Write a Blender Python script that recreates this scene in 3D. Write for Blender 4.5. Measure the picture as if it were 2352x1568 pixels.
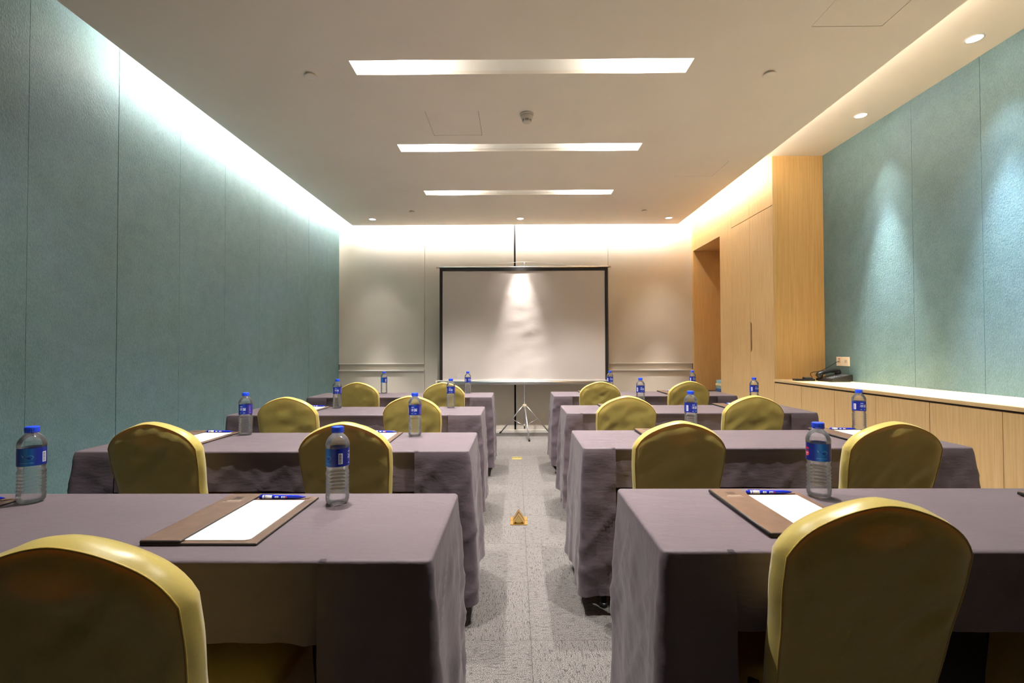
import bpy, bmesh, math, random
from mathutils import Vector, Matrix, noise
for o in list(bpy.data.objects): bpy.data.objects.remove(o)
SC = bpy.context.scene
COL = SC.collection
PI = math.pi

# ------------------------------------------------------------------ camera
FPX, CXP, CYP, CAMZ = 1110.0, 1176.0, 784.0, 1.2
cam = bpy.data.cameras.new('camera')
cam.sensor_width = 36.0
cam.lens = 36.0 * FPX / 2352.0
cam.clip_start = 0.05
camo = bpy.data.objects.new('camera', cam)
COL.objects.link(camo)
CAMR = (Matrix.Rotation(8 / 1110, 3, 'Z') @ Matrix.Rotation(PI / 2 + 19 / 1110, 3, 'X') @ Matrix.Rotation(-0.003, 3, 'Z'))
camo.matrix_world = Matrix.Translation((0, 0, CAMZ)) @ CAMR.to_4x4()
SC.camera = camo

# ------------------------------------------------------------------ world, exposure, light strengths
w = bpy.data.worlds.new('world'); SC.world = w; w.use_nodes = True
w.node_tree.nodes['Background'].inputs[0].default_value = (0.6, 0.6, 0.62, 1)
w.node_tree.nodes['Background'].inputs[1].default_value = 0.05
SC.view_settings.view_transform = 'Standard'
SC.view_settings.look = 'None'
SC.view_settings.gamma = 1.0
SC.view_settings.use_curve_mapping = False
SC.view_settings.exposure = 0.32
SC.cycles.max_bounces = 16
SC.cycles.diffuse_bounces = 8
SC.cycles.transmission_bounces = 14
SC.cycles.transparent_max_bounces = 16
STRIP_W, STRIP_SPOT = 420.0, 240.0          # emission strength of the trough lamps
COVE_LEFT, COVE_BACK, COVE_WOOD, COVE_SOFFIT = 74.0, 240.0, 44.0, 20.0
SPOT_WALL, SPOT_BACK = (75.0, 850.0), (50.0, 560.0)      # wide and narrow part of each beam

def ray(x, y):
    return CAMR @ Vector((x - CXP, CYP - y, -FPX))
def on_z(x, y, z):
    d = ray(x, y); return Vector((0, 0, CAMZ)) + d * ((z - CAMZ) / d.z)
def on_y(x, y, Y):
    d = ray(x, y); return Vector((0, 0, CAMZ)) + d * (Y / d.y)
def on_x(x, y, X):
    d = ray(x, y); return Vector((0, 0, CAMZ)) + d * (X / d.x)

# ------------------------------------------------------------------ materials
def srgb(r, g, b):
    f = lambda c: (c / 255 / 12.92) if c / 255 <= 0.04045 else ((c / 255 + 0.055) / 1.055) ** 2.4
    return (f(r), f(g), f(b), 1.0)
MATS = {}
class NT:
    def __init__(s, name):
        s.m = bpy.data.materials.new(name); s.m.use_nodes = True
        s.t = s.m.node_tree; s.n = s.t.nodes; s.b = s.n['Principled BSDF']; s.out = s.n['Material Output']
        MATS[name] = s.m
    def node(s, kind, **kw):
        x = s.n.new(kind)
        for k, v in kw.items(): setattr(x, k, v)
        return x
    def link(s, a, b): s.t.links.new(a, b)
    def set(s, **kw):
        for k, v in kw.items():
            s.b.inputs[k.replace('_', ' ')].default_value = v
        return s
    def coord(s, scale=(1, 1, 1), rot=(0, 0, 0), kind='Object'):
        tc = s.node('ShaderNodeTexCoord'); mp = s.node('ShaderNodeMapping')
        mp.inputs['Scale'].default_value = scale; mp.inputs['Rotation'].default_value = rot
        s.link(tc.outputs[kind], mp.inputs['Vector']); return mp.outputs['Vector']
    def noise(s, vec, scale, detail=2, rough=0.5):
        x = s.node('ShaderNodeTexNoise'); x.inputs['Scale'].default_value = scale
        x.inputs['Detail'].default_value = detail; x.inputs['Roughness'].default_value = rough
        s.link(vec, x.inputs['Vector']); return x.outputs['Fac']
    def ramp(s, fac, stops):
        x = s.node('ShaderNodeValToRGB'); e = x.color_ramp.elements
        while len(e) < len(stops): e.new(0.5)
        for i, (p, c) in enumerate(stops):
            e[i].position = p; e[i].color = c
        s.link(fac, x.inputs['Fac']); return x.outputs['Color']
    def mix(s, a, b, fac, mode='MIX'):
        x = s.node('ShaderNodeMix', data_type='RGBA', blend_type=mode)
        for sock, v in ((x.inputs[0], fac), (x.inputs[6], a), (x.inputs[7], b)):
            if hasattr(v, 'links') or isinstance(v, bpy.types.NodeSocket): s.link(v, sock)
            else: sock.default_value = v
        return x.outputs[2]
    def math(s, op, a, b=0.0):
        x = s.node('ShaderNodeMath', operation=op)
        for sock, v in ((x.inputs[0], a), (x.inputs[1], b)):
            if isinstance(v, bpy.types.NodeSocket): s.link(v, sock)
            else: sock.default_value = v
        return x.outputs[0]
    def base(s, col): s.link(col, s.b.inputs['Base Color']); return s
    def bump(s, h, strength=0.3, dist=0.01):
        x = s.node('ShaderNodeBump'); x.inputs['Strength'].default_value = strength; x.inputs['Distance'].default_value = dist
        s.link(h, x.inputs['Height']); s.link(x.outputs[0], s.b.inputs['Normal']); return s

def plain(name, col, rough=0.5, metal=0.0, spec=0.5, coat=0.0):
    n = NT(name).set(Base_Color=col, Roughness=rough, Metallic=metal)
    n.b.inputs['Specular IOR Level'].default_value = spec
    n.b.inputs['Coat Weight'].default_value = coat
    return n
def emit(name, col, strength):
    n = NT(name); n.set(Base_Color=(0.8, 0.8, 0.8, 1), Emission_Color=col, Emission_Strength=strength); return n

# painted plaster
def paint(name, c1, c2, rough=0.75):
    n = NT(name); v = n.coord()
    n.base(n.ramp(n.noise(v, 1.6, 3), [(0.3, c1), (0.7, c2)])).set(Roughness=rough)
    n.bump(n.noise(v, 220, 2), 0.06, 0.002); return n
paint('ceiling_paint', srgb(236, 227, 216), srgb(240, 232, 222))
paint('soffit_paint', srgb(236, 226, 212), srgb(240, 231, 218))
paint('trough_paint', srgb(240, 238, 234), srgb(244, 242, 238))
paint('fabric_white', srgb(214, 206, 194), srgb(222, 214, 203), 0.8)
# teal wallcovering
n = NT('teal_wallcovering'); v = n.coord()
big = n.noise(v, 1.3, 4, 0.6); mid = n.noise(v, 9, 4, 0.65); fib = n.noise(n.coord((1, 1, 0.25)), 260, 3, 0.6)
c = n.ramp(big, [(0.3, srgb(84, 118, 118)), (0.52, srgb(98, 130, 138)), (0.72, srgb(104, 134, 156))])
c = n.mix(c, n.ramp(mid, [(0.3, srgb(76, 102, 108)), (0.7, srgb(120, 150, 154))]), 0.35)
c = n.mix(c, n.ramp(fib, [(0.35, srgb(78, 104, 112)), (0.65, srgb(128, 156, 164))]), 0.35)
n.base(c).set(Roughness=0.5); n.b.inputs['Specular IOR Level'].default_value = 0.35
n.bump(n.math('ADD', fib, n.noise(v, 90, 3)), 0.55, 0.003)
# wood veneers: fine vertical grain
def wood(name, c1, c2, c3, sc=(38, 38, 1.3), rough=0.45):
    n = NT(name); v = n.coord(sc)
    g = n.noise(v, 2.2, 5, 0.6); f2 = n.noise(n.coord((sc[0] * 5, sc[1] * 5, sc[2] * 2.2)), 2.0, 3)
    c = n.ramp(g, [(0.32, c1), (0.5, c2), (0.7, c3)])
    c = n.mix(c, c1, n.math('MULTIPLY', n.math('GREATER_THAN', f2, 0.6), 0.35))
    n.base(c).set(Roughness=rough); n.b.inputs['Specular IOR Level'].default_value = 0.35
    n.bump(f2, 0.08, 0.001); return n
wood('oak_veneer', srgb(204, 168, 116), srgb(216, 182, 130), srgb(222, 192, 144))
wood('oak_column', srgb(204, 164, 104), srgb(214, 174, 114), srgb(220, 184, 126))
wood('oak_counter', srgb(200, 168, 118), srgb(214, 184, 136), srgb(222, 194, 150), (38, 1.3, 38))
wood('oak_reveal', srgb(212, 174, 116), srgb(220, 182, 124), srgb(226, 190, 134))
wood('dark_wood', srgb(58, 38, 24), srgb(70, 46, 30), srgb(84, 58, 38))
# carpet
n = NT('carpet'); oi = n.node('ShaderNodeObjectInfo'); tc = n.node('ShaderNodeTexCoord')
vm = n.node('ShaderNodeVectorMath', operation='ADD'); n.link(tc.outputs['Object'], vm.inputs[0])
cm = n.node('ShaderNodeVectorMath', operation='SCALE'); cm.inputs['Scale'].default_value = 37.0
cv = n.node('ShaderNodeCombineXYZ'); n.link(oi.outputs['Random'], cv.inputs[0]); n.link(oi.outputs['Random'], cv.inputs[1])
n.link(cv.outputs[0], cm.inputs[0]); n.link(cm.outputs[0], vm.inputs[1]); V = vm.outputs[0]
def mapped(sc):
    mp = n.node('ShaderNodeMapping'); mp.inputs['Scale'].default_value = sc; n.link(V, mp.inputs['Vector']); return mp.outputs['Vector']
loop = n.noise(mapped((1, 1, 1)), 330, 2, 0.6)
dash = n.noise(mapped((32, 150, 1)), 1.0, 2, 0.55)
brk = n.noise(mapped((44, 34, 1)), 1.0, 2, 0.5)
shade = n.noise(mapped((12, 70, 1)), 1.0, 2)
c = n.ramp(loop, [(0.38, srgb(42, 41, 41)), (0.60, srgb(128, 123, 121))])
dk = n.math('MULTIPLY', n.math('GREATER_THAN', dash, 0.585), n.math('GREATER_THAN', brk, 0.44))
c = n.mix(c, srgb(36, 35, 35), n.math('MULTIPLY', dk, 0.55))
c = n.mix(c, srgb(80, 77, 76), n.math('MULTIPLY', n.math('GREATER_THAN', shade, 0.54), 0.22))
n.base(c).set(Roughness=0.95); n.b.inputs['Specular IOR Level'].default_value = 0.1
n.bump(loop, 0.5, 0.003)
# cloths
n = NT('tablecloth_fabric'); v = n.coord()
wv = n.noise(n.coord((1, 1, 1)), 900, 2); cr = n.noise(n.coord((1.0, 3.2, 3.0), (0.3, 0.2, 0.7)), 4.0, 4, 0.6)
c = n.ramp(n.noise(v, 3.5, 4), [(0.3, srgb(84, 72, 80)), (0.7, srgb(94, 81, 89))])
c = n.mix(c, n.ramp(wv, [(0.3, srgb(76, 65, 72)), (0.7, srgb(104, 91, 99))]), 0.3)
n.base(c).set(Roughness=0.62); n.b.inputs['Specular IOR Level'].default_value = 0.35
n.b.inputs['Sheen Weight'].default_value = 0.12
n.bump(n.math('ADD', n.math('MULTIPLY', cr, 1.0), n.math('MULTIPLY', wv, 0.03)), 0.42, 0.012)
n = NT('gold_satin'); v = n.coord()
wv = n.noise(v, 700, 2); cr = n.noise(n.coord((2.2, 2.2, 5), (0.2, 0.7, 0.3)), 3.5, 4, 0.6)
c = n.ramp(wv, [(0.3, srgb(194, 176, 92)), (0.7, srgb(208, 190, 108))])
n.base(c).set(Roughness=0.36); n.b.inputs['Specular IOR Level'].default_value = 0.5
n.b.inputs['Sheen Weight'].default_value = 0.4; n.b.inputs['Sheen Roughness'].default_value = 0.35
n.bump(n.math('ADD', cr, n.math('MULTIPLY', wv, 0.03)), 0.22, 0.01)
tr = n.node('ShaderNodeBsdfTranslucent'); tr.inputs[0].default_value = srgb(232, 150, 50)
mx = n.node('ShaderNodeMixShader'); mx.inputs[0].default_value = 0.27
n.link(n.b.outputs[0], mx.inputs[1]); n.link(tr.outputs[0], mx.inputs[2]); n.link(mx.outputs[0], n.out.inputs[0])
plain('gold_piping', srgb(170, 142, 58), 0.45)
plain('chair_foam', srgb(60, 48, 36), 0.9)
plain('chair_metal', srgb(96, 62, 36), 0.35, 0.8)
plain('black_steel', srgb(16, 16, 17), 0.5, 0.3)
plain('table_laminate', srgb(120, 96, 70), 0.5)
# leather, paper, pens
n = NT('brown_leather'); v = n.coord()
n.base(n.ramp(n.noise(v, 30, 3), [(0.3, srgb(92, 70, 58)), (0.7, srgb(106, 82, 68))])).set(Roughness=0.42)
n.bump(n.noise(v, 500, 2), 0.15, 0.001)
plain('leather_edge', srgb(26, 21, 19), 0.5)
plain('paper', srgb(246, 246, 244), 0.8, spec=0.2)
plain('pen_blue', srgb(14, 40, 190), 0.25)
plain('pen_white', srgb(232, 234, 238), 0.3)
plain('pen_navy', srgb(20, 24, 70), 0.3)
plain('print_white', srgb(228, 230, 240), 0.5)
plain('print_red', srgb(214, 40, 44), 0.5)
plain('print_grey', srgb(176, 160, 146), 0.5)
plain('emblem_dark', srgb(58, 42, 34), 0.45)
# bottles
n = NT('clear_plastic')
n.b.inputs['Base Color'].default_value = (1, 1, 1, 1)
lw = n.node('ShaderNodeFresnel'); lw.inputs[0].default_value = 1.5
tb = n.node('ShaderNodeBsdfTransparent'); tb.inputs[0].default_value = (0.97, 0.98, 0.985, 1)
gb = n.node('ShaderNodeBsdfGlossy'); gb.inputs['Roughness'].default_value = 0.04
mx = n.node('ShaderNodeMixShader'); n.link(lw.outputs[0], mx.inputs[0]); n.link(tb.outputs[0], mx.inputs[1]); n.link(gb.outputs[0], mx.inputs[2])
tl = n.node('ShaderNodeBsdfTranslucent'); tl.inputs[0].default_value = (0.95, 0.95, 0.98, 1)  # whitish haze mixed in, standing in for light focused by the water
m2 = n.node('ShaderNodeMixShader'); m2.inputs[0].default_value = 0.065
n.link(mx.outputs[0], m2.inputs[1]); n.link(tl.outputs[0], m2.inputs[2]); n.link(m2.outputs[0], n.out.inputs[0])
n = NT('water').set(Base_Color=(1, 1, 1, 1), Roughness=0.0, IOR=1.33); n.b.inputs['Transmission Weight'].default_value = 1.0
tb = n.node('ShaderNodeBsdfTransparent'); mx = n.node('ShaderNodeMixShader'); mx.inputs[0].default_value = 0.85
n.link(n.b.outputs[0], mx.inputs[1]); n.link(tb.outputs[0], mx.inputs[2]); n.link(mx.outputs[0], n.out.inputs[0])
plain('cap_blue', srgb(22, 72, 224), 0.35, spec=0.5)
n = NT('label_film'); v = n.coord()
sp = n.node('ShaderNodeSeparateXYZ'); n.link(v, sp.inputs[0])
ang = n.math('ARCTAN2', sp.outputs[0], n.math('MULTIPLY', sp.outputs[1], -1.0))
u = n.math('ADD', n.math('DIVIDE', ang, 2 * PI), 0.5)
c = n.ramp(u, [(0.0, srgb(6, 30, 120)), (0.10, srgb(20, 120, 200)), (0.2, srgb(8, 40, 140)), (0.42, srgb(10, 24, 118)),
               (0.5, srgb(8, 60, 176)), (0.6, srgb(10, 26, 120)), (0.7, srgb(48, 30, 130)), (0.84, srgb(10, 28, 120)), (1.0, srgb(6, 30, 120))])
n.base(c).set(Roughness=0.3)
plain('whale_blue', srgb(120, 196, 240), 0.4)
plain('whale_navy', srgb(18, 48, 140), 0.4)
# metals and plastics
plain('aluminium', srgb(206, 206, 208), 0.3, 0.9)
plain('white_rail', srgb(222, 218, 212), 0.4)
n = NT('brass').set(Base_Color=srgb(206, 168, 92), Metallic=0.9, Roughness=0.28)
n.bump(n.noise(n.coord(), 60, 2), 0.05, 0.001)
plain('brass_pale', srgb(222, 206, 140), 0.3, 0.8)
plain('black_plastic', srgb(22, 21, 21), 0.38)
plain('dark_grey_plastic', srgb(58, 58, 60), 0.4)
plain('key_grey', srgb(120, 120, 122), 0.5)
plain('switch_plate', srgb(236, 222, 200), 0.4)
plain('switch_dim', srgb(206, 188, 164), 0.5)
plain('detector_white', srgb(214, 206, 196), 0.5)
plain('slot_black', srgb(10, 9, 9), 0.8)
plain('screen_border', srgb(28, 24, 24), 0.7)
n = NT('screen_fabric'); v = n.coord((1, 1, 1))
n.set(Base_Color=srgb(206, 197, 193), Roughness=0.42); n.b.inputs['Specular IOR Level'].default_value = 0.4
n.bump(n.noise(n.coord((2.2, 1, 3.2), (0, 0.6, 0)), 3.0, 3, 0.5), 0.06, 0.03)
plain('book_sky', srgb(150, 196, 214), 0.6); plain('book_cream', srgb(232, 214, 168), 0.6)
plain('book_mint', srgb(168, 204, 206), 0.6); plain('book_blue', srgb(66, 104, 168), 0.6)
emit('tube_white', (1.0, 0.95, 0.86, 1), 1.0)
def lamp_mat(name, col, s): emit(name, col, s); return name
lamp_mat('trough_lamp', (1.0, 0.93, 0.84, 1), STRIP_W)
lamp_mat('cove_left_lamp', (1.0, 0.97, 0.92, 1), COVE_LEFT)
lamp_mat('cove_back_lamp', (1.0, 0.97, 0.92, 1), COVE_BACK)
lamp_mat('cove_wood_lamp', (1.0, 0.96, 0.84, 1), COVE_WOOD)
lamp_mat('cove_soffit_lamp', (1.0, 0.90, 0.76, 1), COVE_SOFFIT)
lamp_mat('downlight_lens', (1.0, 0.96, 0.9, 1), 14.0)

# ------------------------------------------------------------------ mesh helpers
class MB:
    def __init__(s): s.v = []; s.f = []; s.sm = []
    def add(s, vs, fs, smooth=False):
        o = len(s.v); s.v += [tuple(p) for p in vs]; s.f += [tuple(i + o for i in f) for f in fs]; s.sm += [smooth] * len(fs); return s
    def box(s, x0, x1, y0, y1, z0, z1, bev=0.0):
        if bev <= 0:
            vs = [(x, y, z) for z in (z0, z1) for y in (y0, y1) for x in (x0, x1)]
            return s.add(vs, [(0, 2, 3, 1), (4, 5, 7, 6), (0, 1, 5, 4), (2, 6, 7, 3), (0, 4, 6, 2), (1, 3, 7, 5)])
        b = bmesh.new(); bmesh.ops.create_cube(b, size=1.0)
        for q in b.verts: q.co = ((x0 + x1) / 2 + q.co.x * (x1 - x0), (y0 + y1) / 2 + q.co.y * (y1 - y0), (z0 + z1) / 2 + q.co.z * (z1 - z0))
        bmesh.ops.bevel(b, geom=list(b.edges), offset=bev, segments=2, affect='EDGES', profile=0.5)
        b.verts.index_update()
        s.add([q.co[:] for q in b.verts], [[q.index for q in f.verts] for f in b.faces]); b.free(); return s
    def lathe(s, prof, seg=32, axis='Z', c=(0, 0, 0), smooth=True, cap=True):
        vs = []; fs = []
        for (h, r) in prof:
            for k in range(seg):
                a = 2 * PI * k / seg; p, q = r * math.cos(a), r * math.sin(a)
                vs.append({'Z': (c[0] + p, c[1] + q, c[2] + h), 'X': (c[0] + h, c[1] + p, c[2] + q), 'Y': (c[0] + q, c[1] + h, c[2] + p)}[axis])
        for i in range(len(prof) - 1):
            for k in range(seg):
                k2 = (k + 1) % seg
                fs.append((i * seg + k, i * seg + k2, (i + 1) * seg + k2, (i + 1) * seg + k))
        s.add(vs, fs, smooth)
        if cap:
            o = len(s.v) - len(vs); n = len(prof)
            s.f.append(tuple(o + k for k in reversed(range(seg)))); s.f.append(tuple(o + (n - 1) * seg + k for k in range(seg))); s.sm += [False, False]
        return s
    def tube(s, pts, r, seg=8, smooth=True):
        pts = [Vector(p) for p in pts]; vs = []; fs = []
        up = None
        for i, p in enumerate(pts):
            t = (pts[min(i + 1, len(pts) - 1)] - pts[max(i - 1, 0)]).normalized()
            if up is None:
                up = Vector((0, 0, 1)) if abs(t.z) < 0.9 else Vector((1, 0, 0))
            a = t.cross(up); a = a.normalized() if a.length > 1e-6 else t.orthogonal().normalized(); up = a.cross(t).normalized()
            rr = r[i] if isinstance(r, (list, tuple)) else r
            for k in range(seg):
                an = 2 * PI * k / seg; vs.append(p + a * (rr * math.cos(an)) + up * (rr * math.sin(an)))
        for i in range(len(pts) - 1):
            for k in range(seg):
                k2 = (k + 1) % seg; fs.append((i * seg + k, i * seg + k2, (i + 1) * seg + k2, (i + 1) * seg + k))
        n = len(pts); fs.append(tuple(reversed(range(seg)))); fs.append(tuple((n - 1) * seg + k for k in range(seg)))
        return s.add(vs, fs, smooth)
    def prism(s, poly, axis, a0, a1):
        n = len(poly)
        def P(p, h): return {'X': (h, p[0], p[1]), 'Y': (p[0], h, p[1]), 'Z': (p[0], p[1], h)}[axis]
        vs = [P(p, a0) for p in poly] + [P(p, a1) for p in poly]
        fs = [tuple(range(n)), tuple(reversed(range(n, 2 * n)))] + [(i, i + n, (i + 1) % n + n, (i + 1) % n) for i in range(n)]
        return s.add(vs, fs)
    def mesh(s, name):
        m = bpy.data.meshes.new(name); m.from_pydata(s.v, [], s.f)
        m.polygons.foreach_set('use_smooth', s.sm)
        b = bmesh.new(); b.from_mesh(m); bmesh.ops.recalc_face_normals(b, faces=b.faces); b.to_mesh(m); b.free()
        m.update(); return m

def link(name, mesh, mat=None, parent=None):
    o = bpy.data.objects.new(name, mesh); COL.objects.link(o)
    if mat and mesh is not None and not mesh.materials: mesh.materials.append(MATS[mat])
    if parent is not None: o.parent = parent
    return o
def ob(name, mb, mat, parent=None): return link(name, mb.mesh(name), mat, parent)
def tag(o, label, cat, group=None):
    o['label'] = label; o['category'] = cat
    if group: o['group'] = group
    return o
def thing(name, label, cat, loc=(0, 0, 0), rz=0.0, group=None):
    o = bpy.data.objects.new(name, None); COL.objects.link(o); o.empty_display_size = 0.1
    o.location = loc; o.rotation_euler = (0, 0, rz); return tag(o, label, cat, group)
def struct(o, label=None):
    o['kind'] = 'structure'
    if label: o['label'] = label
    return o
def copy_children(src, dst):
    for ch in [c for c in bpy.data.objects if c.parent == src]:
        c = ch.copy(); COL.objects.link(c); c.parent = dst
        c.matrix_parent_inverse = ch.matrix_parent_inverse.copy()
        copy_children(ch, c)
def slab(x0, x1, y0, y1, z0, z1, holes):
    xs = sorted({x0, x1, *[h[0] for h in holes], *[h[1] for h in holes]}); ys = sorted({y0, y1, *[h[2] for h in holes], *[h[3] for h in holes]})
    solid = lambda i, j: 0 <= i < len(xs) - 1 and 0 <= j < len(ys) - 1 and not any(h[0] <= (xs[i] + xs[i + 1]) / 2 <= h[1] and h[2] <= (ys[j] + ys[j + 1]) / 2 <= h[3] for h in holes)
    mb = MB(); idx = {}
    def V(i, j, k):
        if (i, j, k) not in idx: idx[(i, j, k)] = len(mb.v); mb.v.append((xs[i], ys[j], (z0, z1)[k]))
        return idx[(i, j, k)]
    def F(*a): mb.f.append(a); mb.sm.append(False)
    for i in range(len(xs) - 1):
        for j in range(len(ys) - 1):
            if not solid(i, j): continue
            F(V(i, j, 0), V(i, j + 1, 0), V(i + 1, j + 1, 0), V(i + 1, j, 0)); F(V(i, j, 1), V(i + 1, j, 1), V(i + 1, j + 1, 1), V(i, j + 1, 1))
            if not solid(i - 1, j): F(V(i, j, 0), V(i, j, 1), V(i, j + 1, 1), V(i, j + 1, 0))
            if not solid(i + 1, j): F(V(i + 1, j, 0), V(i + 1, j + 1, 0), V(i + 1, j + 1, 1), V(i + 1, j, 1))
            if not solid(i, j - 1): F(V(i, j, 0), V(i + 1, j, 0), V(i + 1, j, 1), V(i, j, 1))
            if not solid(i, j + 1): F(V(i, j + 1, 0), V(i, j + 1, 1), V(i + 1, j + 1, 1), V(i + 1, j + 1, 0))
    return mb

# ------------------------------------------------------------------ room shell
XL, XR, XC, YB, YN, ZC, ZU, ZS = -2.565, 3.06, 2.56, 7.0, -2.6, 2.98, 3.34, 3.12
LIPX0, LIPX1, LIPY = -2.324, 2.318, 6.86
floor = struct(ob('floor', MB().box(XL - 0.1, XR + 0.5, YN - 0.1, YB + 0.1, -0.12, -0.006), 'carpet'))
TS = 0.5
tile_mesh = MB().box(-TS / 2 + 0.0006, TS / 2 - 0.0006, -TS / 2 + 0.0006, TS / 2 - 0.0006, -0.006, 0.0).mesh('carpet_tile')
ix = 0
for i in range(-6, 6):
    for j in range(-5, 14):
        cx, cy = 0.06 + (i + 0.5) * TS, (j + 0.5) * TS + 0.02
        if cx - TS / 2 < XL - 0.25 or cx + TS / 2 > XC + 0.3 or cy - TS / 2 < YN - 0.2: continue
        o = link('carpet_tile', tile_mesh, 'carpet', floor); o.location = (cx, cy, 0)
        o.rotation_euler = (0, 0, (PI / 2) * ((i + j) % 2))
# left wall: backing and boards
wall_left = struct(ob('wall_left', MB().box(XL - 0.12, XL - 0.012, YN, YB, -0.006, ZU), 'teal_wallcovering'))
seams = [YN] + [2.511 - 0.5755 * k for k in range(8, -1, -1)] + [2.511 + 0.5755 * k for k in range(1, 8)] + [YB]
seams = sorted(s for s in seams if YN <= s <= YB)
rnd = random.Random(4)
for a, b in zip(seams[:-1], seams[1:]):
    if b - a < 0.02: continue
    d = rnd.uniform(0, 0.0022)
    ob('wall_panel', MB().box(XL - 0.013, XL + d, a + 0.0013, b - 0.0013, 0.0, ZU, 0.0008), 'teal_wallcovering', wall_left)
# right wall
wall_right = struct(ob('wall_right', MB().box(XR + 0.012, XR + 0.12, YN, 4.8, -0.006, ZU), 'teal_wallcovering'))
seams = sorted([4.8, 4.249] + [3.724 - 0.552 * k for k in range(0, 11)] + [YN])
seams = [s for s in seams if s >= YN]
for a, b in zip(seams[:-1], seams[1:]):
    if b - a < 0.02: continue
    d = rnd.uniform(0, 0.0022)
    ob('wall_panel', MB().box(XR - d, XR + 0.013, a + 0.0013, b - 0.0013, 0.0, ZS, 0.0008), 'teal_wallcovering', wall_right)
# wall behind the camera
struct(ob('wall_rear', MB().box(XL - 0.12, XR + 0.12, YN - 0.1, YN, -0.006, ZU), 'dark_wood'))
# back wall with panels, rails and dark joint
wall_back = struct(ob('wall_back', MB().box(XL - 0.12, XR + 0.6, YB + 0.03, YB + 0.15, -0.006, ZU), 'slot_black'))
RX = [(XL, -1.322), (-1.318, -0.020), (0.006, 1.343), (1.347, XC)]
for k, (a, b) in enumerate(RX):
    if k in (0, 3):
        ob('wall_panel', MB().box(a, b, YB, YB + 0.03, 1.004, ZU, 0.001), 'fabric_white', wall_back)
        ob('wall_panel', MB().box(a, b, YB, YB + 0.03, 0.045, 0.902, 0.001), 'fabric_white', wall_back)
        ob('pen_ledge', MB().box(a, b, YB + 0.022, YB + 0.03, 0.902, 1.004), 'fabric_white', wall_back)
        ob('rail', MB().box(a + 0.001, b - 0.001, YB - 0.008, YB + 0.028, 0.994, 1.006, 0.002), 'white_rail', wall_back)
        ob('rail', MB().box(a + 0.001, b - 0.001, YB - 0.018, YB + 0.028, 0.893, 0.914, 0.003), 'white_rail', wall_back)
    else:
        ob('wall_panel', MB().box(a, b, YB + 0.004, YB + 0.03, 0.045, ZU, 0.001), 'fabric_white', wall_back)
struct(ob('baseboard_back', MB().box(XL, XC, YB - 0.006, YB + 0.03, 0.0, 0.045, 0.003), 'white_rail'))
# wood wall on the right behind the column: lintel, jambs, reveal
DY0, DY1, DZ = 6.045, 6.949, 2.612
wall_wood = struct(ob('wall_wood', MB().box(XC, XC + 0.02, DY1, YB, 0.0, ZU).box(XC, XC + 0.02, DY0, DY1, DZ, ZU).box(XC, XC + 0.02, 5.72, DY0, 0.0, ZU), 'oak_veneer'))
rv = MB().box(XC + 0.02, XC + 0.62, DY1, DY1 + 0.02, 0, DZ).box(XC + 0.02, XC + 0.62, DY0 - 0.02, DY0, 0, DZ).box(XC + 0.02, XC + 0.62, DY0 - 0.02, DY1 + 0.02, DZ, DZ + 0.02)
ob('door_reveal', rv, 'oak_reveal', wall_wood)
d1 = struct(ob('door_1', MB().box(XC + 0.60, XC + 0.64, DY0, DY1, 0.0, DZ, 0.002), 'oak_reveal'))
ob('door_handle', MB().tube([(XC + 0.60, DY0 + 0.08, 1.0), (XC + 0.55, DY0 + 0.08, 1.0), (XC + 0.55, DY0 + 0.2, 1.0)], 0.009), 'aluminium', d1)
struct(ob('floor_threshold', MB().box(XC, XC + 0.64, DY0, DY1, -0.006, 0.0), 'carpet')).name = 'floor_recess'
# ceilings
strips = [(-1.02, 1.10, y, y + 0.155) for y in (1.72, 2.935, 4.15, 5.368)]
hatches = [(-0.672, -0.27, 3.57, 3.98), (1.64, 2.03, 2.24, 2.655), (1.635, 2.03, 4.56, 4.965)]
ceil = struct(ob('ceiling', slab(LIPX0, LIPX1, YN, LIPY, ZC, ZC + 0.022, [s for s in strips] + hatches), 'ceiling_paint'))
for h in hatches:
    g = 0.003
    hp = ob('access_panel', MB().box(h[0] + g, h[1] - g, h[2] + g, h[3] - g, ZC + 0.001, ZC + 0.02), 'ceiling_paint', ceil)
    ob('hatch_box', MB().box(h[0] - 0.01, h[1] + 0.01, h[2] - 0.01, h[3] + 0.01, ZC + 0.022, ZC + 0.03), 'slot_black', ceil)
struct(ob('ceiling_upper', MB().box(XL - 0.12, XR + 0.7, YN - 0.1, YB + 0.15, ZU, ZU + 0.08), 'soffit_paint'))
struct(ob('ceiling_soffit', MB().box(LIPX1 - 0.10, XR + 0.012, YN, 4.8, ZS, ZS + 0.03), 'soffit_paint'))
struct(ob('trim_1', MB().box(LIPX1 - 0.12, LIPX1 - 0.10, YN, LIPY - 0.12, ZC + 0.022, ZU), 'soffit_paint'))
struct(ob('trim_2', MB().box(LIPX0 + 0.10, LIPX0 + 0.12, YN, LIPY - 0.12, ZC + 0.022, ZU), 'soffit_paint'))
struct(ob('trim_3', MB().box(LIPX0 + 0.10, LIPX1 - 0.10, LIPY - 0.12, LIPY - 0.10, ZC + 0.022, ZU), 'soffit_paint'))

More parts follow.
